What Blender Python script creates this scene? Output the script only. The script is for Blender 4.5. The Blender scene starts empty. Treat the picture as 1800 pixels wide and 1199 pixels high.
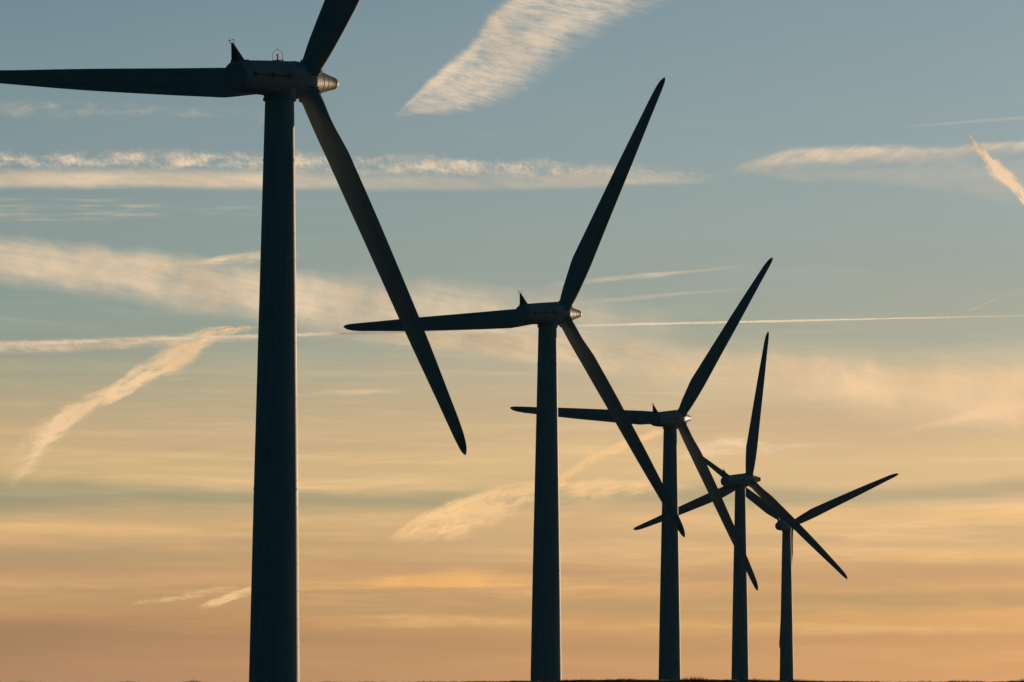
import bpy, bmesh, math, random
import numpy as np
from mathutils import Matrix, Vector, noise as mnoise

random.seed(11)
SC = bpy.context.scene
COL = SC.collection
R_ = math.radians

# ------------------------------------------------------------------ camera
FPX = 7733.1                      # focal length in pixels of an 1800 px wide frame
EYE = 1.7
PITCH, ROLL = R_(4.7801), R_(0.2794)
cam = bpy.data.cameras.new('camera')
cam.sensor_width = 36.0
cam.lens = FPX / 1800.0 * 36.0
cam.clip_start = 1.0
cam.clip_end = 600000.0
cam_o = bpy.data.objects.new('camera', cam)
COL.objects.link(cam_o)
cam_o.matrix_world = (Matrix.Translation((0, 0, EYE)) @ Matrix.Rotation(math.pi / 2 + PITCH, 4, 'X')
                      @ Matrix.Rotation(ROLL, 4, 'Z'))
SC.camera = cam_o

# ------------------------------------------------------------------ light
SUN_AZ, SUN_EL = R_(25.5), R_(4.0)
sun = bpy.data.lights.new('sun', 'SUN')
sun.energy = 3.3
sun.angle = R_(0.53)
sun.color = (1.0, 0.70, 0.42)
sun_o = bpy.data.objects.new('sun', sun)
COL.objects.link(sun_o)
sd = Vector((math.sin(SUN_AZ) * math.cos(SUN_EL), math.cos(SUN_AZ) * math.cos(SUN_EL), math.sin(SUN_EL)))
sun_o.rotation_euler = (-sd).to_track_quat('-Z', 'Y').to_euler()
sun_o.location = sd * 300

SC.view_settings.view_transform = 'Standard'
SC.view_settings.look = 'None'
SC.view_settings.exposure = 0.0
SC.view_settings.gamma = 1.0
SC.view_settings.use_curve_mapping = False
SC.render.engine = 'CYCLES'
SC.cycles.transparent_max_bounces = 24
SC.cycles.max_bounces = 5


def lin(c):
    return tuple(((v / 255) / 12.92 if v / 255 <= .04045 else (((v / 255) + .055) / 1.055) ** 2.4) for v in c)


class NT:
    """small helper for building node trees"""
    def __init__(s, tree):
        s.t = tree
        tree.nodes.clear()

    def n(s, kind, ins=None, **props):
        nd = s.t.nodes.new(kind)
        for k, v in props.items():
            setattr(nd, k, v)
        for k, v in (ins or {}).items():
            if isinstance(v, bpy.types.NodeSocket):
                s.t.links.new(v, nd.inputs[k])
            else:
                nd.inputs[k].default_value = v
        return nd

    def m(s, op, a, b=0.0, c=0.0, clamp=False):
        return s.n('ShaderNodeMath', {0: a, 1: b, 2: c}, operation=op, use_clamp=clamp).outputs[0]

    def ramp(s, fac, stops, interp='LINEAR'):
        nd = s.n('ShaderNodeValToRGB', {0: fac})
        cr = nd.color_ramp
        cr.interpolation = interp
        while len(cr.elements) < len(stops):
            cr.elements.new(1.0)
        for e, (p, c) in zip(cr.elements, stops):
            e.position = p
            if not isinstance(c, (tuple, list)):
                c = (c, c, c)
            e.color = (*c[:3], 1)
        return nd.outputs[0]

    def mix(s, fac, a, b, kind='MIX'):
        nd = s.n('ShaderNodeMix', data_type='RGBA', blend_type=kind)
        for i, v in ((0, fac), (6, a), (7, b)):
            if isinstance(v, bpy.types.NodeSocket):
                s.t.links.new(v, nd.inputs[i])
            else:
                nd.inputs[i].default_value = v if i == 0 else (*v[:3], 1)
        return nd.outputs[2]

    def sstep(s, v, lo, hi):
        return s.n('ShaderNodeMapRange', {0: v, 1: lo, 2: hi, 3: 0.0, 4: 1.0}, interpolation_type='SMOOTHSTEP').outputs[0]

    def noise(s, vec, scale, detail=4.0, rough=.55, dist=0.0):
        return s.n('ShaderNodeTexNoise', {'Vector': vec, 'Scale': scale, 'Detail': detail, 'Roughness': rough,
                                          'Distortion': dist}).outputs[0]


# ------------------------------------------------------------------ world: evening sky by azimuth and elevation
world = bpy.data.worlds.new('World')
SC.world = world
world.use_nodes = True
W = NT(world.node_tree)
tc = W.n('ShaderNodeTexCoord')
sep = W.n('ShaderNodeSeparateXYZ', {0: tc.outputs['Generated']})
el = W.m('MULTIPLY', W.m('ARCSINE', sep.outputs[2]), 180 / math.pi)         # degrees
az = W.m('MULTIPLY', W.m('ARCTAN2', sep.outputs[0], sep.outputs[1]), 180 / math.pi)
# layered evening air: two colour ladders by elevation, on the left (north of the glow) and toward the sun
HIGH = [(14, (100, 130, 148)), (26, (60, 92, 116)), (50, (30, 58, 78)), (90, (18, 42, 58))]
LEFT = [(.42, (172, 131, 96)), (.71, (164, 127, 94)), (.97, (160, 126, 93)), (1.15, (180, 140, 100)), (1.30, (192, 151, 106)), (1.50, (178, 147, 106)), (1.62, (202, 160, 113)),
        (1.82, (188, 151, 109)), (2.0, (174, 147, 110)), (2.2, (190, 155, 114)), (2.38, (206, 169, 121)), (2.62, (178, 156, 118)), (2.78, (158, 151, 120)), (2.9, (166, 155, 120)),
        (3.02, (200, 172, 127)), (3.2, (208, 178, 130)), (3.6, (198, 171, 131)), (4.05, (176, 163, 131)), (4.5, (158, 158, 137)), (4.95, (142, 155, 143)), (5.55, (137, 154, 147)),
        (6.35, (136, 152, 149)), (7.5, (127, 147, 151)), (8.5, (119, 143, 150)), (9.2, (112, 137, 147))]
RIGHT = [(.42, (212, 157, 104)), (.60, (219, 165, 109)), (.82, (208, 157, 106)), (.95, (218, 165, 108)), (1.12, (224, 171, 110)), (1.22, (198, 159, 109)), (1.38, (195, 157, 110)),
         (1.47, (222, 170, 114)), (1.62, (210, 164, 115)), (1.80, (208, 164, 117)), (2.03, (228, 184, 129)), (2.26, (209, 175, 129)), (2.42, (226, 185, 133)), (2.64, (228, 188, 139)),
         (2.73, (190, 169, 131)), (2.90, (193, 171, 133)), (3.0, (228, 192, 142)), (3.3, (222, 188, 141)), (3.6, (210, 181, 141)), (3.9, (210, 184, 147)), (4.2, (212, 189, 154)),
         (4.55, (188, 179, 154)), (4.85, (171, 171, 153)), (5.7, (160, 167, 158)), (6.35, (156, 168, 164)), (7.5, (148, 164, 167)), (9.2, (137, 157, 165))]
cw = lambda sx, sy, sz: W.n('ShaderNodeCombineXYZ', {0: W.m('MULTIPLY', az, sx), 1: W.m('MULTIPLY', el, sy), 2: sz}).outputs[0]
wob = W.m('SUBTRACT', W.noise(cw(.16, .55, 1.0), 1.0, 4.0, .55), .5)
wob2 = W.m('SUBTRACT', W.noise(cw(.5, 3.0, 4.0), 1.0, 5.0, .6), .5)
elw = W.m('ADD', W.m('ADD', el, W.m('MULTIPLY', wob, .75)), W.m('ADD', W.m('MULTIPLY', wob2, .16), W.m('MULTIPLY', az, -.008)))
elp = W.m('POWER', W.m('DIVIDE', W.m('MAXIMUM', elw, 0.0), 90.0), 0.5)
rl = W.ramp(elp, [((e / 90) ** .5, lin(c)) for e, c in LEFT + HIGH])
rr_ = W.ramp(elp, [((e / 90) ** .5, lin(c)) for e, c in RIGHT + HIGH])
c0 = W.mix(W.n('ShaderNodeMapRange', {0: az, 1: -7.5, 2: 6.5}).outputs[0], rl, rr_)
# fine level filaments
low = W.ramp(W.m('POWER', W.m('DIVIDE', W.m('MAXIMUM', el, 0.0), 90.0), 0.5), [((e / 90) ** .5, v) for e, v in ((0, .35), (.9, .5), (1.4, 1), (3.5, .9), (4.6, .6), (5.5, .3), (7, .12), (9, .05), (90, .0))])
n1 = W.noise(cw(.11, 1.5, 3.3), 2.2, 9.0, .62, .3)
n2 = W.noise(cw(.07, 1.3, 9.1), 2.4, 8.0, .6, .3)
fw = W.m('MULTIPLY', W.sstep(n1, .48, .72), W.m('MULTIPLY', low, .6))
fc = W.m('MULTIPLY', W.sstep(n2, .48, .72), W.m('MULTIPLY', low, .34))
c2 = W.mix(fc, c0, (.80, .86, .90), 'MULTIPLY')
c3 = W.mix(fw, c2, (1.34, 1.28, 1.20), 'MULTIPLY')
n3 = W.noise(cw(.30, 5.0, 6.6), 1.6, 10.0, .68, .6)
n4 = W.noise(cw(.10, .8, 2.2), 1.3, 3.0, .5)
fl = W.m('MULTIPLY', W.m('MULTIPLY', W.sstep(n3, .46, .70), W.sstep(n4, .42, .62)), W.m('MULTIPLY', low, .7))
c3 = W.mix(fl, c3, (1.26, 1.22, 1.15), 'MULTIPLY')
# brightness falls off away from the sunset and is deep blue opposite
daz = W.m('SUBTRACT', az, math.degrees(SUN_AZ))
cosd = W.m('COSINE', W.m('MULTIPLY', daz, math.pi / 180))
side = W.ramp(W.m('MULTIPLY_ADD', cosd, .5, .5), [(0.0, (.004, .19, .27)), (.25, (.006, .20, .28)), (.5, (.012, .22, .30)),
                                                    (.72, (.05, .19, .27)), (.88, (.66, .73, .78)), (.915, (1, 1, 1)), (.972, (1, 1, 1)), (1.0, (1.45, 1.3, 1.15))])
c4 = W.mix(1.0, c3, side, 'MULTIPLY')
# below the horizon the same air, dimmer
c5 = W.mix(W.sstep(el, -1.5, -.1), (0.02, 0.02, 0.018), c4)
sky = W.n('ShaderNodeTexSky', sky_type='NISHITA', sun_disc=False, sun_elevation=SUN_EL, sun_rotation=SUN_AZ, dust_density=.3)
bgN = W.n('ShaderNodeBackground', {'Color': sky.outputs[0], 'Strength': 0.05})
bgC = W.n('ShaderNodeBackground', {'Color': c5, 'Strength': 1.0})
mixw = W.n('ShaderNodeMixShader', {0: 0.985, 1: bgN.outputs[0], 2: bgC.outputs[0]})
W.n('ShaderNodeOutputWorld', {'Surface': mixw.outputs[0]})


# ------------------------------------------------------------------ helpers
def obj(name, me, mat, parent=None, **props):
    if isinstance(me, bmesh.types.BMesh):
        b = me
        me = bpy.data.meshes.new(name)
        b.to_mesh(me)
        b.free()
    if mat is not None and not me.materials:
        me.materials.append(mat)
    o = bpy.data.objects.new(name, me)
    COL.objects.link(o)
    if parent is not None:
        o.parent = parent
    for k, v in props.items():
        o[k] = v
    return o


def smooth(b, angle=40):
    for f in b.faces:
        f.smooth = True
    for e in b.edges:
        if len(e.link_faces) == 2 and e.calc_face_angle(0) > R_(angle):
            e.smooth = False
    return b


def loft(rings, cap0=True, cap1=True, b=None, close=True):
    """rings: lists of points (same length each)"""
    b = b or bmesh.new()
    vs = [[b.verts.new(p) for p in r] for r in rings]
    n = len(rings[0])
    for a, c in zip(vs, vs[1:]):
        for i in range(n if close else n - 1):
            j = (i + 1) % n
            b.faces.new((a[i], a[j], c[j], c[i]))
    if cap0:
        b.faces.new(vs[0][::-1])
    if cap1:
        b.faces.new(vs[-1])
    bmesh.ops.recalc_face_normals(b, faces=b.faces)
    return b


def lathe(profile, axis='z', n=64, b=None, cap0=True, cap1=True):
    """profile: (position along axis, radius)"""
    rings = []
    for t, r in profile:
        r = max(r, 1e-3)
        ring = []
        for i in range(n):
            a = 2 * math.pi * i / n
            u, v = r * math.cos(a), r * math.sin(a)
            ring.append((u, v, t) if axis == 'z' else (u, t, v))
        rings.append(ring)
    return loft(rings, cap0, cap1, b)


def bar(p, q, r, n=8, b=None):
    b = b or bmesh.new()
    p, q = Vector(p), Vector(q)
    d = (q - p).normalized()
    u = d.cross(Vector((0, 0, 1)) if abs(d.z) < .9 else Vector((1, 0, 0))).normalized()
    w = d.cross(u)
    ring = lambda c: [c + (u * math.cos(2 * math.pi * i / n) + w * math.sin(2 * math.pi * i / n)) * r for i in range(n)]
    return loft([ring(p), ring(q)], b=b)


def box(c, s, b=None, M=None):
    b = b or bmesh.new()
    r = bmesh.ops.create_cube(b, size=1.0, matrix=(M or Matrix()) @ Matrix.Translation(c) @ Matrix.Diagonal((*s, 1)))
    return b


# ------------------------------------------------------------------ materials
def paint(name, col, rough, dirt=.12, spec=.3, streak=(3, 3, .25), coat=0.0):
    m = bpy.data.materials.new(name)
    m.use_nodes = True
    T = NT(m.node_tree)
    t = T.n('ShaderNodeTexCoord')
    mp = T.n('ShaderNodeMapping', {0: t.outputs['Object'], 3: streak})
    n = T.noise(mp.outputs[0], 1.0, 6.0, .6)
    nf = T.noise(t.outputs['Object'], 5.0, 4.0, .6)
    c = T.mix(T.sstep(n, .4, .8), col, tuple(v * (1 - dirt * 2.2) for v in col))
    c = T.mix(T.m('MULTIPLY', nf, .25), c, tuple(v * (1 - dirt) for v in col))
    rr = T.n('ShaderNodeMapRange', {0: n, 3: rough - .07, 4: rough + .12}).outputs[0]
    bmp = T.n('ShaderNodeBump', {'Strength': .12, 'Distance': .01, 'Height': nf})
    p = T.n('ShaderNodeBsdfPrincipled', {'Base Color': c, 'Roughness': rr, 'Specular IOR Level': spec, 'Normal': bmp.outputs[0],
                                         'Coat Weight': coat, 'Coat Roughness': .25})
    T.n('ShaderNodeOutputMaterial', {0: p.outputs[0]})
    return m


PAINT = (.33, .36, .37)
m_tower = paint('tower_paint', PAINT, .62, .12, .2, (2, 2, .12))
m_nac = paint('nacelle_paint', (.31, .35, .37), .62, .14, .08, (.8, .8, .8))
m_blade = paint('blade_gelcoat', (.29, .32, .33), .62, .10, .1, (2, 2, .15))
m_spin = paint('spinner_paint_sun_glow', (.24, .15, .095), .5, .14, .2, (4, .3, 4), 0)  # copper glow of the low sun is put into the base colour
m_dark = paint('dark_metal', (.05, .055, .06), .5)
m_tip = paint('blade_tip_dark', (.17, .19, .20), .6)

m_lamp = bpy.data.materials.new('red_lamp_glass')
m_lamp.use_nodes = True
T = NT(m_lamp.node_tree)
p = T.n('ShaderNodeBsdfPrincipled', {'Base Color': (.5, .02, .02, 1), 'Roughness': .15, 'Transmission Weight': .3,
                                     'Emission Color': (1, .06, .05, 1), 'Emission Strength': .22})
T.n('ShaderNodeOutputMaterial', {0: p.outputs[0]})

m_grass = bpy.data.materials.new('field_grass')
m_grass.use_nodes = True
T = NT(m_grass.node_tree)
t = T.n('ShaderNodeTexCoord')
n = T.noise(t.outputs['Object'], .35, 8.0, .65)
c = T.ramp(n, [(.3, (.030, .038, .016)), (.55, (.055, .058, .024)), (.75, (.10, .085, .045))])
bmp = T.n('ShaderNodeBump', {'Strength': .8, 'Distance': .1, 'Height': T.noise(t.outputs['Object'], 6.0, 5.0, .7)})
p = T.n('ShaderNodeBsdfPrincipled', {'Base Color': c, 'Roughness': .9, 'Specular IOR Level': .1, 'Normal': bmp.outputs[0]})
T.n('ShaderNodeOutputMaterial', {0: p.outputs[0]})

# ------------------------------------------------------------------ ground: one sheet to the horizon
b = bmesh.new()
rad = [0, 30, 80, 150, 300, 600, 1200, 2500, 6000, 20000, 40000]
vc = b.verts.new((0, 0, 0))
prev = None
for r in rad[1:]:
    ring = [b.verts.new((r * math.cos(2 * math.pi * i / 96), r * math.sin(2 * math.pi * i / 96),
                         (.12 * math.sin(i * .7 + r) if 30 < r < 3000 else 0))) for i in range(96)]
    for i in range(96):
        j = (i + 1) % 96
        if prev is None:
            b.faces.new((vc, ring[i], ring[j]))
        else:
            b.faces.new((prev[i], ring[i], ring[j], prev[j]))
    prev = ring
obj('ground', b, m_grass, kind='structure')

# grassy dike between the camera and the turbines; its crest just shows along the bottom of the frame
DY = 240.0


def dir_of(px, py):
    u, v = px - 900.0, 599.5 - py
    c, s = math.cos(ROLL), math.sin(ROLL)
    U, V = c * u - s * v, s * u + c * v          # undo the roll
    d = Vector((U, FPX, V))
    return Matrix.Rotation(PITCH, 3, 'X') @ d


def at_y(px, py, Y):
    d = dir_of(px, py)
    return Vector((0, 0, EYE)) + d * (Y / d.y)


prof = [(-40, 1201), (300, 1200.5), (560, 1200), (760, 1199), (900, 1197.4), (1000, 1195.6), (1080, 1194.6), (1180, 1195), (1280, 1194.4), (1400, 1196.4),
        (1500, 1198), (1640, 1199), (1740, 1198), (1850, 1197)]
cx = [at_y(a, c, DY).x for a, c in prof]
cz = [at_y(a, c, DY).z for a, c in prof]


def crest(x):
    z = float(np.interp(x, cx, cz))
    return z + .03 * mnoise.noise(Vector((x * .9, 0, 0))) + .03 * mnoise.noise(Vector((x * 3.1, 5, 0)))


xs = np.concatenate([np.linspace(-160, -32, 40), np.linspace(-31, 31, 400), np.linspace(32, 160, 40)])
cross = [(-26, -1.0), (-22, .02), (-14, .33), (-7, .70), (-2.5, .955), (-1, .99), (0, 1.0), (1, .99), (2.5, .95), (8, .66), (16, .30), (24, .02), (28, -1.0)]
rows = []
for x in xs:
    h = crest(x)
    rows.append([(x, DY + dy, (h * f if f > 0 else f) + (.05 * mnoise.noise(Vector((x * .4, dy * .4, 2))) if 0.1 < f < .9 else 0)) for dy, f in cross])
b = loft(rows, False, False, close=False)
for f in b.faces:
    if f.normal.z < 0:
        f.normal_flip()
smooth(b)
obj('dike', b, m_grass, kind='structure')

rng = np.random.default_rng(4)
vv_, ff_ = [], []
NB = 26000
gx = rng.uniform(-34, 34, NB)
clump = np.array([mnoise.noise(Vector((x * .55, 8, 1))) for x in gx])
keep = clump + rng.uniform(-.5, .5, NB) > -.1
for x, cl in zip(gx[keep], clump[keep]):
    dy = rng.uniform(-2.4, 2.4)
    z = crest(x) * float(np.interp(dy, [c[0] for c in cross], [c[1] for c in cross])) - .03
    h = rng.uniform(.03, .10) * (1 + 3.2 * max(0, cl) ** 1.5) * (1.8 if rng.random() < .02 else 1)
    a = rng.uniform(0, 6.28)
    w = rng.uniform(.006, .012)
    lx, ly = rng.normal(0, .3, 2) * h
    i = len(vv_)
    ca, sa = math.cos(a) * w, math.sin(a) * w
    vv_ += [(x - ca, DY + dy - sa, z), (x + ca, DY + dy + sa, z), (x + lx, DY + dy + ly, z + h + .03)]
    ff_.append((i, i + 1, i + 2))
me = bpy.data.meshes.new('grass')
me.from_pydata(vv_, [], ff_)
obj('grass', me, m_grass, kind='stuff', label='short rough grass along the crest of the dike at the bottom', category='grass')

# ------------------------------------------------------------------ wind turbine
HUB_H = 63.4                       # nacelle axis height at the tower
TILT = R_(4.403)
OH = 4.15                          # tower axis to rotor centre
BR = 41.2

# tower: cans with slim weld seams, two flanges
tp = [(0, 2.52), (5.5, 2.43), (HUB_H - 40.1, 2.15), (HUB_H - 25.3, 1.87), (HUB_H - 2.03, 1.42)]


def trad(z):
    return float(np.interp(z, [p[0] for p in tp], [p[1] for p in tp]))


pr = [(0, trad(0))]
z = 2.65
while z < HUB_H - 3.5:
    r = trad(z)
    pr += [(z - .05, r), (z - .02, r + .012), (z + .02, r + .012), (z + .05, r)]
    z += 2.68
pr.append((HUB_H - 2.05, 1.42))
me_tower = bpy.data.meshes.new('tower')
smooth(lathe(pr, n=96), 8).to_mesh(me_tower)


def flange_mesh(z, h=.16, d=.035):
    r = trad(z)
    b = bmesh.new()
    lathe([(z - h / 2, r - .02), (z - h / 2, r + d), (z - .012, r + d), (z - .008, r + d - .03), (z + .008, r + d - .03), (z + .012, r + d),
           (z + h / 2, r + d), (z + h / 2, r - .02)], n=96, b=b)
    return smooth(b, 30)


# yaw collar below the nacelle
def yaw_mesh():
    b = lathe([(HUB_H - 2.12, 1.36), (HUB_H - 2.12, 1.62), (HUB_H - 1.92, 1.62), (HUB_H - 1.90, 1.55), (HUB_H - 1.2, 1.55), (HUB_H - .4, 1.5)], n=72)
    return smooth(b, 30)


# nacelle in its own frame: +Y along the shaft toward the rotor, origin on the tower axis
YC, YR = OH - 11.9, OH - 1.79      # rear cap, front ring


def nacelle_mesh():
    p = [(YC + 1.05, 1.47)]
    for i in range(1, 25):
        t = i / 24
        y = YC + 1.05 + (YR - YC - 1.05) * t
        p.append((y, 1.50 + .37 * t ** .8))
    p += [(YR + .02, 1.90), (YR + .12, 1.90), (YR + .13, 1.62)]
    b = lathe([(YC + 1.05, 1.44)] + p, 'y', 96)
    return smooth(b, 35)


def rear_mesh():
    p = [(YC + .012, .3), (YC, .5), (YC, 1.05)]
    for i in range(9):
        a = math.pi / 2 * i / 8
        p.append((YC + .32 - .32 * math.cos(a), 1.05 + .36 * math.sin(a)))
    p += [(YC + 1.0, 1.475), (YC + 1.01, 1.44), (YC + 1.06, 1.44)]
    return smooth(lathe(p, 'y', 96), 50)


def nr(y):
    return 1.50 + .37 * max(0, (y - YC - 1.05) / (YR - YC - 1.05)) ** .8


def rail_mesh():
    b = bmesh.new()
    y0, y1 = YC + 1.25, YC + 7.2
    a = R_(4)
    P = lambda y, o: ((nr(y) + o) * math.cos(a), y, (nr(y) + o) * math.sin(a))
    bar(P(y0, .10), P(y1, .10), .045, b=b)
    for t in (.03, .5, .93):
        y = y0 + (y1 - y0) * t
        x, _, zz = P(y, .03)
        box((x + .02, y, zz), (.14, .14, .42), b=b)
    return b


def seam_mesh():
    b = bmesh.new()
    a = R_(2)
    for y0, y1 in ((YC + 7.4, YR - .15),):
        for k in range(12):
            ya, yb = y0 + (y1 - y0) * k / 12, y0 + (y1 - y0) * (k + 1) / 12
            bar(((nr(ya) + .005) * math.cos(a), ya, nr(ya) * math.sin(a)), ((nr(yb) + .005) * math.cos(a), yb, nr(yb) * math.sin(a)), .018, 6, b=b)
    return b


def mast_mesh():
    y0 = YC + .38
    zb = 1.22
    base = [(-.54, y0, zb), (.36, y0 + .05, zb), (.30, y0 + 1.25, zb + .15), (-.22, y0 + .9, zb + .15)]
    top = [(-.52, y0 + .04, 3.17), (-.36, y0 + .04, 3.17), (-.34, y0 + .18, 3.17), (-.48, y0 + .18, 3.17)]
    return loft([base, top])


def sensor_mesh():
    y, zt, xc = YC + .47, 3.17, -.44
    b = bmesh.new()
    bar((xc - .30, y, zt + .03), (xc + .30, y, zt + .03), .022, 6, b)
    for s in (-.27, .24):
        bar((xc + s, y, zt), (xc + s, y, zt + .28), .02, 6, b)
    # cup anemometer arms
    for k in range(3):
        a = k * 2.094 + .4
        e = (xc - .27 + .15 * math.cos(a), y + .15 * math.sin(a), zt + .29)
        bar((xc - .27, y, zt + .29), e, .012, 5, b)
        bmesh.ops.create_uvsphere(b, u_segments=8, v_segments=5, radius=.05, matrix=Matrix.Translation(e))
    # vane
    bar((xc + .24, y - .16, zt + .29), (xc + .24, y + .2, zt + .29), .014, 5, b)
    box((xc + .24, y - .14, zt + .31), (.012, .14, .14), b)
    bar((xc - .18, y, zt), (xc - .24, y, zt + .62), .012, 5, b)      # lightning rod
    return b


def hatch_mesh():
    return box((.30, YC + 1.55, 1.50), (.5, .5, .12))


def lug_mesh():
    return box((-.55, YC + .45, 1.42), (.10, .22, .22))


# rotor hub: frame centred on the rotor, +Y forward
def hub_mesh():
    b = lathe([(-1.80, 1.40), (-1.60, 1.42), (-1.60, 1.70), (-1.52, 1.73), (-1.40, 1.73), (-1.38, 1.64), (.10, 1.62), (.16, 1.60),
               (.17, 1.50), (.19, 1.50)], 'y', 80)
    return smooth(b, 30)


def socket_mesh():
    b = lathe([(.8, 1.12), (1.62, 1.12), (1.62, 1.20), (1.76, 1.20), (1.76, 1.09), (1.86, 1.09), (1.86, .9)], n=56)
    return smooth(b, 30)


def bracket_mesh():
    b = box((0, -.60, 1.64), (.11, 1.75, .10))
    box((0, .26, 1.58), (.20, .24, .26), b)
    return b


def spinner_mesh():
    p = [(.20, 1.45), (.20, 1.585), (1.9, 1.25), (1.92, 1.262), (2.0, 1.245), (2.02, 1.226), (3.0, 1.03), (3.02, 1.042), (3.1, 1.025), (3.12, 1.006), (4.85, .665)]
    for i in range(1, 10):
        a = math.pi / 2 * i / 9
        p.append((4.85 + .85 * math.sin(a), .665 * math.cos(a) ** .85))
    return smooth(lathe(p, 'y', 80), 30)


LE = [(0.034, 1.0), (.05, 1.05), (.09, 1.18), (.15, 1.24), (.22, 1.25), (.4, 1.03), (.58, .86), (.64, .80), (.75, .66), (.85, .52), (.92, .45), (.95, .41), (.975, .35), (.988, .27), (.996, .14)]
TE = [(0.034, 1.0), (.05, 1.1), (.09, 1.38), (.15, 1.66), (.20, 1.88), (.215, 1.93), (.23, 1.93), (.26, 1.88), (.4, 1.73), (.58, 1.52), (.64, 1.44), (.75, 1.25), (.85, 1.04), (.92, .90), (.95, .78), (.975, .60), (.988, .40), (.996, .18)]
TH = [(0.034, 2.0), (.06, 1.96), (.1, 1.75), (.16, 1.3), (.22, .98), (.4, .6), (.7, .38), (.95, .16), (.998, .03)]
TW = [(0, 24), (.1, 24), (.2, 20), (.3, 15), (.4, 11), (.7, 3), (1, 0)]
ip = lambda tab, s: float(np.interp(s, [a[0] for a in tab], [a[1] for a in tab]))


def section(s, n=40):
    le, te, th, tw = ip(LE, s), ip(TE, s), ip(TH, s), R_(ip(TW, s))
    c = le + te
    rnd = max(0.0, min(1.0, (.17 - s) / .12))
    rnd = rnd * rnd * (3 - 2 * rnd)
    pts = []
    for i in range(n):
        a = 2 * math.pi * i / n
        # circle / ellipse
        xc_ = math.cos(a)
        ex, ey = (le - te) / 2 + xc_ * c / 2, math.sin(a) * th / 2
        # airfoil: u from leading edge (0) to trailing (1)
        u = (1 - xc_) / 2
        yt = 5 * (.2969 * math.sqrt(u) - .126 * u - .3516 * u * u + .2843 * u ** 3 - .1036 * u ** 4)
        ay = (1 if math.sin(a) >= 0 else -1) * yt * th
        if u > .999: ay = 0
        ax = le - u * c
        x, y = ex * rnd + ax * (1 - rnd), ey * rnd + ay * (1 - rnd)
        # twist: trailing side (-x) goes back (-y)
        X, Y = x * math.cos(tw) - y * math.sin(tw), x * math.sin(tw) + y * math.cos(tw)
        pts.append((X, Y - .1 * s * s, s * BR))
    return pts


ST = [.034, .045, .055, .065, .08, .1, .12, .14, .16, .18, .195, .207, .216, .225, .235, .25, .28, .32, .36, .4, .45, .5, .55, .6, .64, .7, .75, .8, .85, .88, .91, .93, .95]
SE = [.95, .96, .97, .98, .985, .99, .993, .996, .998, .9999]
LE.append((1.0, -.02)); TE.append((1.0, .03)); TH.append((1.0, .01))


def blade_mesh():
    return smooth(loft([section(s) for s in ST]), 60)


def blade_tip_mesh():
    return smooth(loft([section(s) for s in SE]), 60)


def light_mesh():
    b = bmesh.new()
    x, y, zz = 0, 0, 0
    box((0, 0, .05), (1.15, .25, .07), b)
    bar((.55, 0, -.10), (.55, 0, .1), .05, 6, b)
    bar((0, 0, .05), (0, 0, .30), .07, 8, b)
    return b


def cage_mesh():
    b = bmesh.new()
    for s in (-.53, .53):
        bar((s, 0, .05), (s, 0, .80), .018, 6, b)
        bar((s, 0, .80), (0, 0, 1.16), .018, 6, b)
    bar((0, 0, 1.10), (0, 0, 1.22), .03, 6, b)
    return b


def lamp_mesh():
    b = lathe([(.28, .09), (.30, .115), (.50, .115), (.56, .09), (.60, .03)], n=20)
    return smooth(b, 40)


def lampcap_mesh():
    b = lathe([(.56, .10), (.60, .11), (.66, .08), (.68, .02)], n=16)
    return b


def M4(loc=(0, 0, 0), rot=None):
    return Matrix.Translation(loc) @ (rot or Matrix())


turb = bpy.data.objects.new('wind_turbine', None)
COL.objects.link(turb)
turb['category'] = 'wind turbine'
turb['group'] = 'wind turbines standing in a row'
tower = obj('tower', me_tower, m_tower, turb)
for zf in (HUB_H - 40.1, HUB_H - 8.0):
    obj('flange', flange_mesh(zf), m_tower, tower)
bd = bmesh.new()
box((0, 0, 1.3), (1.0, .5, 2.2), bd)
door = obj('door', bd, m_dark, tower)
door.matrix_local = M4((trad(1.4) * .50, -trad(1.4) * .80, 1.6), Matrix.Rotation(R_(32), 4, 'Z'))
obj('yaw_collar', yaw_mesh(), m_nac, turb)
nac = obj('nacelle', nacelle_mesh(), m_nac, turb)
obj('rear_cover', rear_mesh(), m_nac, nac)
bs = lathe([(YC + 7.33, nr(YC + 7.33) - .02), (YC + 7.33, nr(YC + 7.33) + .008), (YC + 7.37, nr(YC + 7.37) + .008), (YC + 7.37, nr(YC + 7.37) - .02)], 'y', 96, None, False, False)
obj('panel_joint', bs, m_dark, nac)
obj('handrail', rail_mesh(), m_dark, nac)
obj('panel_seam', seam_mesh(), m_dark, nac)
obj('sensor_mast', mast_mesh(), m_dark, nac)
obj('wind_sensor', sensor_mesh(), m_dark, nac)
obj('roof_hatch', hatch_mesh(), m_dark, nac)
obj('lifting_lug', lug_mesh(), m_dark, nac)
hub = obj('rotor_hub', hub_mesh(), m_nac, turb)
for k in range(3):
    o = obj('blade_socket', socket_mesh() if k == 0 else me_sock, m_nac, hub)
    me_sock = o.data
    o.matrix_local = Matrix.Rotation(k * 2 * math.pi / 3, 4, 'Y')
me_br = None
for k in range(6):
    o = obj('hub_bracket', me_br or bracket_mesh(), m_dark, hub)
    me_br = o.data
    o.matrix_local = Matrix.Rotation(math.pi / 3 + (k // 2) * 2 * math.pi / 3 + R_(22) * (1 if k % 2 else -1), 4, 'Y')
obj('spinner', spinner_mesh(), m_spin, turb)
me_b, me_t = None, None
blades = []
for k in range(3):
    o = obj('blade', me_b or blade_mesh(), m_blade, turb)
    me_b = o.data
    q = obj('blade_tip', me_t or blade_tip_mesh(), m_tip, o)
    me_t = q.data
    blades.append(o)


def kids(o):
    return sorted([c for c in bpy.data.objects if c.parent == o], key=lambda c: c.name)


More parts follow.
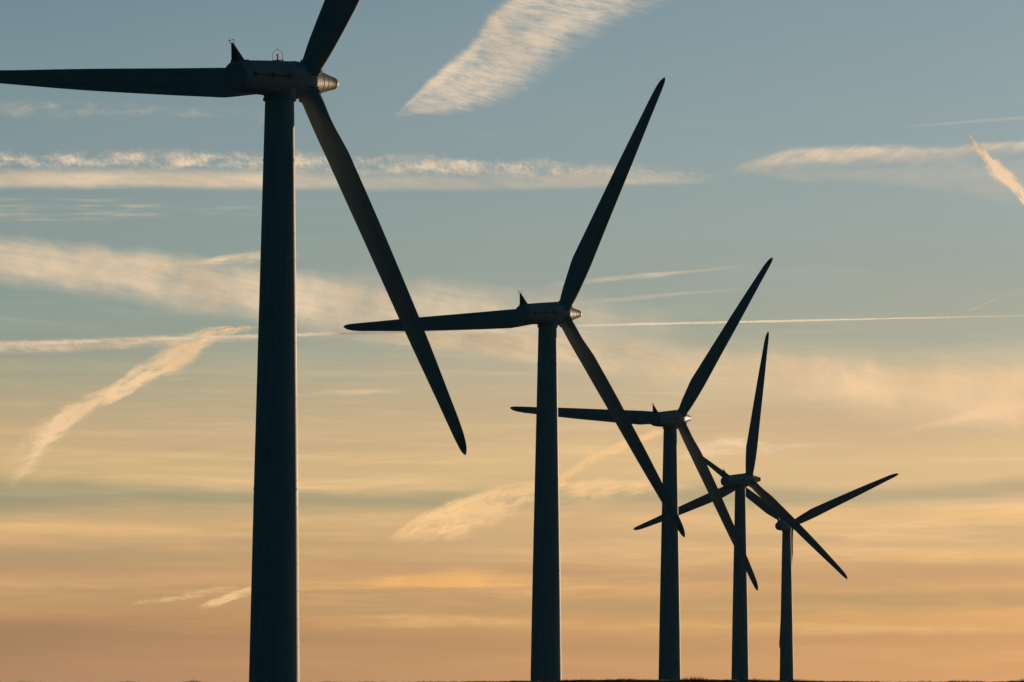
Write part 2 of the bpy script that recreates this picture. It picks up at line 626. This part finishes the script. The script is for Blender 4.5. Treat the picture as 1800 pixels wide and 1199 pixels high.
def copy_tree(o, parent=None):
    c = o.copy()
    COL.objects.link(c)
    c.parent = parent
    for ch in kids(o):
        copy_tree(ch, c)
    return c


def place(root, X, D, psi, az, dz, yaw_seed):
    root.location = (X, D, dz)
    Mn = Matrix.Translation((0, 0, HUB_H)) @ Matrix.Rotation(-psi, 4, 'Z') @ Matrix.Rotation(TILT, 4, 'X')
    nb = 0
    for ch in kids(root):
        base_name = ch.name.split('.')[0]
        if base_name == 'nacelle':
            ch.matrix_local = Mn
        elif base_name == 'yaw_collar':
            ch.matrix_local = Matrix.Rotation(-psi, 4, 'Z')
        elif base_name in ('rotor_hub', 'spinner'):
            ch.matrix_local = Mn @ Matrix.Translation((0, OH, 0)) @ Matrix.Rotation(az, 4, 'Y')
        elif base_name == 'blade':
            ch.matrix_local = Mn @ Matrix.Translation((0, OH, 0)) @ Matrix.Rotation(az + nb * 2 * math.pi / 3, 4, 'Y')
            nb += 1


SPEC = [  # X, distance, yaw of the shaft, rotor azimuth, foot height, label
    (-22.839, 426.65, 31.585, -84.95, -.46 + 61.725 + EYE - HUB_H, 'nearest and largest turbine, a red lamp in a wire cage on its nacelle'),
    (5.5446, 685.87, 31.693, -90.43, -.066 + 61.725 + EYE - HUB_H, 'second nearest turbine, whose level blade tip lies behind a blade of the largest one'),
    (34.098, 944.16, 27.921, -85.14, .573 + 61.725 + EYE - HUB_H, 'middle turbine of five, its level blade passing behind the second turbine tower'),
    (62.495, 1200.06, 36.702, -108.01, .747 + 61.725 + EYE - HUB_H, 'fourth turbine, one blade almost upright, standing just left of the farthest one'),
    (90.999, 1453.22, 22.826, -53.19, -.791 + 61.725 + EYE - HUB_H, 'farthest and smallest turbine, seen from behind, one blade hanging down over its own tower'),
]
roots = [turb] + [copy_tree(turb) for _ in range(4)]
for root, (X, D, ps, a, dz, lab) in zip(roots, SPEC):
    place(root, X, D, R_(ps), R_(a), dz, 0)
    root['label'] = lab
# only the nearest nacelle carries the caged obstruction lamp
nac0 = [c for c in kids(turb) if c.name.startswith('nacelle')][0]
yl = YC + 7.5
LM = M4((0, yl, nr(yl) + .0), Matrix.Rotation(R_(8), 4, 'Z'))
for nm, mfun, mt in (('lamp_bracket', light_mesh, m_dark), ('lamp_cage', cage_mesh, m_dark), ('obstruction_lamp', lamp_mesh, m_lamp), ('lamp_cap', lampcap_mesh, m_dark)):
    o = obj(nm, mfun(), mt, nac0)
    o.matrix_local = LM
# service cabinet on the second tower
b = bmesh.new()
box((0, 0, .0), (.7, .9, 1.5), b)
o = obj('service_cabinet', b, m_dark, [c for c in kids(roots[1]) if c.name.startswith('tower')][0])
o.location = (2.35, 0, 5.0)


# ------------------------------------------------------------------ clouds and condensation trails
# thin ice-cloud sheets hanging 60 km away, lit through by the low sun, with sunset colour also in the tints
def cloud_mat(name, ang, sx, sy, k, lo, hi, amax, scale=1.0, detail=7.0, rough=.6, dist=.4, tint=(.94, .95, .98), soft=0.0):  # tint: lower sheets carry the sunset warmth in their own colour
    m = bpy.data.materials.new(name)
    m.use_nodes = True
    T = NT(m.node_tree)
    uv = T.n('ShaderNodeUVMap', uv_map='UVMap').outputs[0]
    at = T.n('ShaderNodeAttribute', attribute_name='dens').outputs['Fac']
    rt = T.n('ShaderNodeVectorRotate', {'Vector': uv, 'Angle': R_(ang)}, rotation_type='Z_AXIS').outputs[0]
    mp = T.n('ShaderNodeMapping', {0: rt, 3: (sx, sy, 1)}).outputs[0]
    n1 = T.noise(mp, scale, detail, rough, dist)
    n2 = T.noise(uv, .7, 3.0, .5)
    nn = T.m('ADD', T.m('MULTIPLY', T.m('SUBTRACT', n1, .5), k * 2.8), T.m('MULTIPLY', T.m('SUBTRACT', n2, .5), k * 1.0))
    a = T.sstep(T.m('ADD', at, T.m('MULTIPLY', nn, T.m('POWER', at, .35))), lo, hi)
    a = T.m('MULTIPLY', a, amax)
    a = T.m('MULTIPLY', a, T.sstep(at, 0.0, .16), clamp=True)
    tr = T.n('ShaderNodeBsdfTranslucent', {'Color': (*tint, 1)})
    df = T.n('ShaderNodeBsdfDiffuse', {'Color': (*tint, 1)})
    mx = T.n('ShaderNodeMixShader', {0: .12, 1: tr.outputs[0], 2: df.outputs[0]})
    tp_ = T.n('ShaderNodeBsdfTransparent')
    o = T.n('ShaderNodeMixShader', {0: a, 1: tp_.outputs[0], 2: mx.outputs[0]})
    T.n('ShaderNodeOutputMaterial', {0: o.outputs[0]})
    return m


def sheet(name, label, cat, st, mat, dist, nv=20, step=7, skew=(.5, .5), seed=0, wob=0.0, fray=.0, group=None, pw=1.0, rim=(0, 0, .1), ridge=None):
    """st: stations (x1,y1,x2,y2,density): the two edges of the streak as seen in plan of the sky, first edge = v 0"""
    rnd = random.Random(seed)
    P = np.array([s[:4] for s in st], float)
    dn = np.array([s[4] for s in st], float)
    mid = (P[:, :2] + P[:, 2:]) / 2
    L = np.concatenate([[0], np.cumsum(np.hypot(*np.diff(mid, axis=0).T))])
    n = max(8, int(L[-1] / step))
    us = np.linspace(0, L[-1], n)

    def cr(tab):       # smooth interpolation along the streak
        out = np.interp(us, L, tab)
        ker = np.hanning(9); ker /= ker.sum()
        pad = np.concatenate([2 * out[0] - out[1:5][::-1], out, 2 * out[-1] - out[-5:-1][::-1]])
        return np.convolve(pad, ker, 'valid')
    E = [cr(P[:, i]) for i in range(4)]
    dd = cr(dn)
    verts, uvs, ds, faces = [], [], [], []
    for i in range(n):
        for j in range(nv + 1):
            v = j / nv
            jit = wob * mnoise.fractal(Vector((us[i] * .012, v * 2, seed)), .8, 2.0, 4)
            x = E[0][i] * (1 - v) + E[2][i] * v
            y = E[1][i] * (1 - v) + E[3][i] * v + jit
            # profile across: rises over skew[0], falls over skew[1]
            f = min(1, v / skew[0]) if v < skew[0] else 1.0
            g = min(1, (1 - v) / skew[1]) if (1 - v) < skew[1] else 1.0
            f = f * f * (3 - 2 * f); g = g * g * (3 - 2 * g)
            d = max(0, dd[i]) * (f * g) ** pw
            d *= 1 + rim[0] * math.exp(-((v - rim[1]) / rim[2]) ** 2)
            if ridge:
                # denser filament inside the sheet: (x0, y0, x1, y1, half width, extra)
                x0, y0, x1, y1, hw, ex = ridge
                t = max(0, min(1, ((x - x0) * (x1 - x0) + (y - y0) * (y1 - y0)) / ((x1 - x0) ** 2 + (y1 - y0) ** 2)))
                q = math.hypot(x - x0 - t * (x1 - x0), y - y0 - t * (y1 - y0))
                d += ex * math.exp(-(q / (hw * (.5 + t))) ** 2) * math.sin(math.pi * min(1, t * .8 + .1))
            d *= 1 + fray * mnoise.fractal(Vector((us[i] * .02, v * 3, seed + 7)), .8, 2.0, 5)
            depth = dist * (1 + .003 * mnoise.noise(Vector((x * .006, y * .006, seed))))
            p = dir_of(x, y)
            p = Vector((0, 0, EYE)) + p * (depth / p.y)
            verts.append(p)
            uvs.append((x / 100, y / 100))
            ds.append(max(0, d))
    w = nv + 1
    for i in range(n - 1):
        for j in range(nv):
            faces.append((i * w + j, i * w + j + 1, (i + 1) * w + j + 1, (i + 1) * w + j))
    me = bpy.data.meshes.new(name)
    me.from_pydata(verts, [], faces)
    me.update()
    u = me.uv_layers.new(name='UVMap')
    idx = np.zeros(len(me.loops), int)
    me.loops.foreach_get('vertex_index', idx)
    u.data.foreach_set('uv', np.array(uvs)[idx].ravel())
    at = me.attributes.new('dens', 'FLOAT', 'POINT')
    at.data.foreach_set('value', ds)
    me.polygons.foreach_set('use_smooth', [True] * len(me.polygons))
    o = obj(name, me, mat, label=label, category=cat)
    if group:
        o['group'] = group
    return o


m_fan = cloud_mat('fan_cirrus', -13, .55, 2.8, .80, -.05, 1.75, .98, 4.0, 9, .70, .6, (.83, .90, 1.0))
m_mott = cloud_mat('mottled_cirrus', -50, 1.0, 1.5, .78, .0, 1.5, .9, 6.0, 9, .72, 1.0, (.90, .93, .97))
m_veil = cloud_mat('veil_cirrus', -11, .30, 3.6, .30, -.15, 1.30, .92, 1.5, 9, .62, .6, (.92, .93, .93))
m_line = cloud_mat('trail_ice', 10, .8, 1.8, .5, .0, .85, .85, 4.6, 8, .64, .6, (.97, .84, .60))  # golden evening light painted in as tint
m_puff = cloud_mat('puffy_trail', 12, .6, 2.8, .75, -.05, 1.25, 1.0, 3.4, 9, .64, .7, (.96, .90, .78))  # plume tint holds some of the warm sunlight
m_wisp = cloud_mat('wispy_cirrus', 8, .6, 3.0, .6, .05, 1.0, .8, 2.6, 9, .64, .7, (.95, .92, .85))

sheet('cirrus_cloud', 'fan of rippled white cirrus widening to the top edge of the photo', 'cloud',
      [(684, 214, 692, 216, .0), (700, 196, 716, 206, .45), (708, 184, 735, 206, .65), (730, 158, 806, 206, .85), (756, 130, 872, 194, .92), (784, 104, 918, 180, .95), (808, 84, 950, 160, .95), (828, 62, 978, 136, .95),
       (842, 40, 1010, 110, .95), (852, 20, 1050, 84, .95), (868, 2, 1098, 62, .95), (895, -14, 1150, 34, .93), (940, -34, 1206, 10, .9), (1000, -60, 1270, -14, .8)], m_fan, 60000, 64, 4, (.13, .42), 1, 5, .3, None, 1.0, (.35, .13, .10))
sheet('cirrus_cloud', 'upper mottled row of the long white band level across the left', 'cloud',
      [(-60, 256, -60, 308, .62), (100, 256, 100, 308, .70), (260, 252, 260, 310, .72), (420, 254, 420, 312, .70), (560, 262, 560, 316, .66), (700, 264, 700, 318, .74),
       (840, 270, 840, 318, .66), (960, 272, 960, 326, .62), (1060, 276, 1060, 330, .5), (1160, 284, 1160, 330, .38), (1250, 292, 1250, 330, .3), (1310, 300, 1310, 325, .0)],
      m_mott, 61000, 24, 5, (.5, .5), 2, 7, .9)
sheet('cirrus_cloud', 'smooth cream lower row of the band level across the left', 'cloud',
      [(-60, 290, -60, 338, .72), (200, 288, 200, 336, .78), (420, 290, 420, 340, .78), (560, 292, 560, 340, .6), (700, 298, 700, 340, .42), (900, 300, 900, 340, .35), (1050, 296, 1050, 335, .45), (1160, 298, 1160, 330, .4), (1260, 305, 1260, 328, .0)],
      m_veil, 61200, 20, 8, (.5, .35), 3, 2, .2)
sheet('cirrus_cloud', 'faint grey-white puffs under the level blade of the largest turbine', 'cloud',
      [(-40, 165, -40, 210, .38), (60, 168, 60, 218, .42), (150, 168, 150, 216, .42), (230, 172, 230, 220, .28), (330, 178, 330, 214, .22), (400, 182, 400, 212, .26), (460, 185, 460, 228, .22), (500, 195, 500, 225, 0)],
      cloud_mat('faint_puffs', 20, .9, 2.0, .9, .0, 1.6, .75, 3.4, 8, .66, .9, (.88, .92, .97)), 61800, 16, 7, (.5, .5), 4, 4, .6)
sheet('cirrus_cloud', 'faint level streaks below the white band on the left', 'cloud',
      [(-60, 335, -60, 400, .40), (150, 335, 150, 400, .42), (350, 338, 350, 398, .36), (480, 340, 480, 395, .25), (640, 345, 640, 385, .0)], cloud_mat('streak_cirrus', 0, .25, 5.5, 1.0, .2, 1.0, .5, 1.8, 6, .6, .3), 61400, 20, 8, (.4, .4), 5, 2, .3)
sheet('cirrus_cloud', 'humped white cirrus streak reaching the right edge, trailing a thin veil', 'cloud',
      [(1270, 300, 1270, 322, .0), (1330, 272, 1330, 318, .45), (1400, 254, 1400, 312, .68), (1470, 248, 1470, 306, .72), (1560, 251, 1560, 305, .62), (1660, 250, 1660, 303, .55), (1740, 246, 1740, 290, .55), (1800, 240, 1800, 275, .55), (1880, 232, 1880, 262, .5)],
      cloud_mat('hump_cirrus', 24, .8, 2.4, .4, -.05, 1.1, .85, 3.2, 9, .64, .5), 60600, 26, 6, (.28, .75), 6, 4, .3)
sheet('cirrus_cloud', 'pale veil sagging below the bright scrap at the right edge', 'cloud',
      [(1300, 285, 1300, 325, .0), (1420, 290, 1420, 330, .22), (1560, 285, 1580, 340, .28), (1680, 270, 1720, 370, .3), (1760, 262, 1800, 385, .3), (1860, 255, 1880, 380, .25)], m_veil, 62500, 24, 8, (.4, .6), 7, 5, .4)
sheet('contrail', 'short bright puffy trail scrap slanting down at the right edge', 'contrail',
      [(1700, 236, 1704, 236, .3), (1722, 252, 1712, 266, .8), (1742, 272, 1728, 292, 1.0), (1764, 284, 1740, 318, 1.15), (1784, 302, 1758, 330, 1.15), (1800, 322, 1776, 338, 1.1), (1815, 350, 1796, 364, 1.0), (1835, 385, 1815, 395, .8)],
      cloud_mat('bright_trail', 40, 1.0, 1.6, .5, .05, 1.0, 1.0, 4.5, 9, .66, 1.0, (.97, .95, .92)), 59500, 24, 2, (.5, .5), 8, 6, .6, None, .7)
sheet('cirrus_cloud', 'faint hair-thin streak above the humped cirrus at the upper right', 'cloud',
      [(1560, 222, 1560, 230, 0), (1640, 214, 1640, 224, .22), (1740, 206, 1740, 216, .28), (1860, 198, 1860, 212, .3)], m_veil, 61900, 10, 8, (.5, .5), 9, 1, .2)
# broad veil, left to centre
sheet('cirrus_cloud', 'broad cream veil fanning from the left edge to the second turbine', 'cloud',
      [(-60, 400, -60, 500, .80), (0, 405, 0, 512, .80), (100, 412, 100, 528, .78), (220, 422, 220, 546, .76), (330, 436, 330, 566, .80), (440, 450, 440, 586, .86), (520, 462, 520, 602, .82), (640, 470, 640, 618, .72), (760, 476, 760, 640, .66), (880, 482, 880, 664, .58), (1000, 490, 1000, 672, .44), (1120, 510, 1120, 668, .26), (1240, 530, 1240, 650, 0)],
      m_veil, 62000, 44, 7, (.35, .45), 10, 8, .35)
sheet('cirrus_cloud', 'bright feathered ridge on top of the veil left of the largest tower', 'cloud',
      [(150, 470, 150, 500, .0), (240, 462, 240, 500, .35), (330, 450, 330, 490, .5), (420, 440, 420, 478, .6), (480, 436, 480, 470, .4), (560, 440, 560, 470, .0)],
      m_wisp, 61900, 18, 6, (.3, .7), 11, 3, .4)
sheet('cirrus_cloud', 'upper of two thin wisps leaving the second turbine to the right', 'cloud',
      [(960, 492, 960, 510, .25), (1060, 482, 1060, 500, .42), (1160, 475, 1160, 490, .48), (1240, 469, 1240, 481, .4), (1320, 460, 1320, 472, .22), (1360, 455, 1360, 465, 0)],
      cloud_mat('thin_wisp', 0, .5, 2.5, .35, .05, .9, .62, 2.0, 6, .6, .3), 61500, 14, 7, (.45, .5), 12, 2, .15)
sheet('cirrus_cloud', 'lower of two thin wisps leaving the second turbine to the right', 'cloud',
      [(980, 528, 980, 546, .3), (1080, 520, 1080, 534, .38), (1180, 512, 1180, 524, .38), (1270, 506, 1270, 516, .25), (1330, 502, 1330, 510, 0)],
      cloud_mat('thin_wisp_low', 0, .5, 2.5, .35, .05, .9, .6, 2.0, 6, .6, .3), 61500, 14, 7, (.45, .5), 13, 2, .15)
# long thin contrail
sheet('contrail', 'long thin level contrail crossing behind the second turbine to the right', 'contrail',
      [(-60, 601, -60, 612, .0), (0, 600, 0, 611, .55), (150, 595, 150, 606, .6), (300, 590, 300, 600, .65), (480, 585, 480, 595, .7), (640, 580, 640, 590, .7), (800, 575, 800, 584, .72), (1000, 569.5, 1000, 576.5, .9), (1200, 565, 1200, 571, .9), (1400, 561, 1400, 566.5, .8), (1600, 557, 1600, 561.5, .65), (1720, 554.5, 1720, 558.5, .4), (1860, 552, 1860, 556, .22)],
      cloud_mat('thin_trail', 0, 1.0, 1.0, .35, .0, .75, .8, 9.0, 5, .6, .3), 60800, 8, 6, (.45, .45), 14, 1, .1)
sheet('contrail', 'wide old ragged trail along the left edge beneath the veil', 'contrail',
      [(-60, 594, -60, 630, .55), (80, 592, 80, 628, .55), (200, 588, 200, 622, .5), (330, 584, 330, 612, .45), (450, 582, 450, 604, .3), (560, 580, 560, 600, .0)],
      cloud_mat('old_trail', -6, .7, 2.4, .6, .0, 1.0, .75, 3.4, 8, .64, .5, (.95, .92, .86)), 60900, 16, 7, (.35, .5), 15, 2, .3)
sheet('contrail', 'tiny broken trail fragment above the right end of the long contrail', 'contrail',
      [(1700, 545, 1702, 548, .2), (1716, 540, 1718, 544, .5), (1728, 534, 1730, 538, .3), (1740, 528, 1742, 533, .6), (1752, 524, 1754, 528, .2)],
      m_line, 60500, 6, 3, (.45, .45), 16, 1, .5)
# the big glowing plume at the left
sheet('contrail', 'thick glowing plume climbing from lower left toward the largest tower', 'contrail',
      [(-20, 835, 25, 875, .0), (8, 785, 66, 832, .55), (48, 746, 96, 796, .85), (96, 712, 134, 756, 1.0), (150, 690, 176, 720, .95), (200, 662, 230, 696, 1.0), (245, 634, 276, 670, 1.05), (272, 606, 322, 662, 1.05), (300, 582, 352, 636, 1.0), (336, 568, 390, 604, .85), (380, 562, 425, 590, .6), (430, 560, 460, 580, .3), (480, 556, 500, 572, 0)],
      m_puff, 70000, 36, 3, (.5, .40), 17, 10, .55, None, 1.1, (.3, .66, .18))
# lower middle group
sheet('cirrus_cloud', 'ragged cream patch between the two nearest towers, low in the gap', 'cloud',
      [(672, 946, 678, 958, .0), (700, 926, 712, 962, .7), (735, 902, 750, 966, .95), (780, 876, 800, 962, 1.0), (830, 858, 860, 945, 1.0), (880, 846, 905, 925, .95), (925, 834, 950, 902, .95), (980, 838, 995, 892, .85), (1050, 836, 1060, 888, .85), (1110, 838, 1115, 884, .75), (1180, 838, 1185, 880, .55), (1230, 845, 1235, 870, 0)],
      cloud_mat('low_patch', 16, .6, 2.6, .9, -.05, 1.2, 1.0, 3.4, 10, .68, 1.0, (.96, .84, .62)), 60300, 30, 5, (.28, .6), 18, 5, .45)  # golden low light is part of this tint
sheet('contrail', 'short streak rising behind the middle turbine from the second tower', 'contrail',
      [(930, 868, 950, 880, .0), (990, 822, 1006, 842, .75), (1045, 790, 1060, 812, .85), (1100, 768, 1112, 790, .85), (1150, 750, 1160, 772, .75), (1210, 738, 1215, 756, .0)],
      m_line, 60400, 14, 4, (.45, .5), 19, 3, .3)
sheet('cirrus_cloud', 'soft tuft of cloud right of the middle turbine nacelle', 'cloud',
      [(1180, 790, 1185, 825, .0), (1220, 768, 1225, 820, .7), (1270, 762, 1275, 816, .7), (1340, 766, 1345, 812, .5), (1440, 772, 1440, 800, .4), (1540, 774, 1540, 792, .0)],
      m_wisp, 60700, 16, 6, (.35, .6), 20, 4, .4)
# lower left slivers
sheet('contrail', 'thin orange sliver low at the left of the largest tower', 'contrail',
      [(205, 1070, 207, 1076, .0), (245, 1052, 249, 1066, .42), (300, 1044, 304, 1060, .40), (350, 1036, 354, 1052, .38), (400, 1026, 404, 1042, .26), (450, 1016, 454, 1030, 0)],
      m_line, 60400, 14, 3, (.5, .5), 21, 4, .8)
sheet('contrail', 'brighter orange sliver touching the largest tower low down', 'contrail',
      [(330, 1070, 336, 1076, .0), (368, 1050, 384, 1070, .5), (408, 1034, 424, 1054, .6), (445, 1022, 456, 1042, .5), (500, 1008, 506, 1024, 0)],
      m_line, 60200, 14, 3, (.5, .5), 22, 4, .8)
sheet('cirrus_cloud', 'glowing orange streak low between the two nearest towers', 'cloud',
      [(480, 1012, 480, 1042, .3), (600, 1006, 600, 1042, .5), (700, 996, 700, 1040, .8), (800, 988, 800, 1040, 1.0), (880, 990, 880, 1038, .8), (1000, 1004, 1000, 1034, .4), (1100, 1010, 1100, 1030, 0)],
      cloud_mat('glow_streak', 0, .16, 4.2, .8, .0, 1.3, .85, 2.0, 9, .62, .4, (.98, .72, .36)), 60200, 16, 7, (.6, .25), 23, 2, .3)  # the orange glow is painted as tint, nothing emits
# right hand veils
sheet('cirrus_cloud', 'wide peach veil filling the right side above the farthest turbine', 'cloud',
      [(1100, 600, 1100, 680, .0), (1240, 598, 1240, 705, .42), (1380, 600, 1380, 735, .58), (1520, 606, 1520, 770, .74), (1660, 608, 1660, 800, .82), (1800, 612, 1800, 820, .86), (1920, 615, 1920, 820, .8)],
      cloud_mat('right_veil', -12, .35, 3.0, .34, -.1, 1.35, 1.0, 1.2, 9, .6, .7, (.97, .90, .78)), 62200, 70, 6, (.3, .6), 24, 6, .4, None, 1.0, (0, 0, .1), (1550, 766, 1850, 700, 7, .55))


sheet('cirrus_cloud', 'soft cream wedge under the level blade of the second turbine', 'cloud',
      [(600, 590, 600, 600, .0), (700, 584, 700, 608, .5), (800, 580, 800, 622, .62), (900, 578, 900, 642, .66), (1000, 580, 1000, 664, .62), (1120, 590, 1120, 690, .5), (1240, 600, 1240, 715, .35), (1380, 620, 1380, 730, .0)],
      cloud_mat('wedge_veil', -14, .35, 3.2, .36, -.1, 1.1, .85, 1.6, 9, .62, .5, (.96, .92, .84)), 62400, 30, 7, (.25, .4), 31, 4, .35)
sheet('cirrus_cloud', 'thin warm wisps level between the largest tower and the second tower', 'cloud',
      [(500, 690, 500, 705, .0), (560, 682, 560, 702, .4), (640, 676, 640, 700, .5), (700, 680, 700, 698, .3), (760, 684, 760, 696, .0)],
      m_wisp, 61700, 14, 6, (.4, .5), 32, 2, .4)
low_band = cloud_mat('low_band', 0, .16, 4.5, .8, .0, 1.4, .55, 2.4, 9, .64, .4, (.98, .80, .50))  # horizon orange put into the band colour
for lab, pts, sd_ in (
    ('bright level band low behind the farthest turbines, under the grey shelf', [(1180, 884, 1180, 925, .0), (1400, 882, 1400, 922, .6), (1600, 884, 1600, 924, .8), (1800, 888, 1800, 930, .8), (1920, 890, 1920, 930, .7)], 41),
    ('second level band behind the farthest turbine tower, broken into filaments', [(1000, 966, 1000, 986, .0), (1200, 962, 1200, 988, .5), (1400, 962, 1400, 990, .65), (1600, 962, 1600, 996, .8), (1800, 960, 1800, 1000, .75), (1920, 960, 1920, 1000, .7)], 42),
    ('lowest orange band across the feet of the two farthest towers', [(900, 1094, 900, 1112, .0), (1100, 1090, 1100, 1116, .5), (1300, 1090, 1300, 1120, .6), (1500, 1088, 1500, 1124, .8), (1800, 1084, 1800, 1124, .85), (1920, 1084, 1920, 1124, .8)], 43),
    ('thin orange filaments level between the two nearest tower feet', [(500, 1078, 500, 1112, .0), (620, 1076, 620, 1112, .5), (760, 1074, 760, 1110, .8), (900, 1078, 900, 1112, .7), (1000, 1082, 1000, 1112, .3), (1080, 1088, 1080, 1108, .0)], 44),
    ('pale band just below the grey shelf at the far left', [(-60, 914, -60, 940, .5), (60, 914, 60, 942, .7), (200, 918, 200, 944, .7), (340, 924, 340, 948, .6), (460, 930, 460, 952, .3), (560, 936, 560, 952, .0)], 45)):
    sheet('cloud_band', lab, 'cloud', pts, low_band, 63000 + sd_ * 10, 16, 8, (.35, .5), sd_, 3, .5)

# ------------------------------------------------------------------ evening air
m_haze = bpy.data.materials.new('haze_air')
m_haze.use_nodes = True
T = NT(m_haze.node_tree)
pv = T.n('ShaderNodeVolumePrincipled', {'Color': (.92, .93, .95, 1), 'Density': 5.0e-6, 'Anisotropy': .3})
T.n('ShaderNodeOutputMaterial', {'Volume': pv.outputs[0]})
obj('haze', box((0, 0, 64), (84000, 84000, 132)), m_haze, kind='stuff')
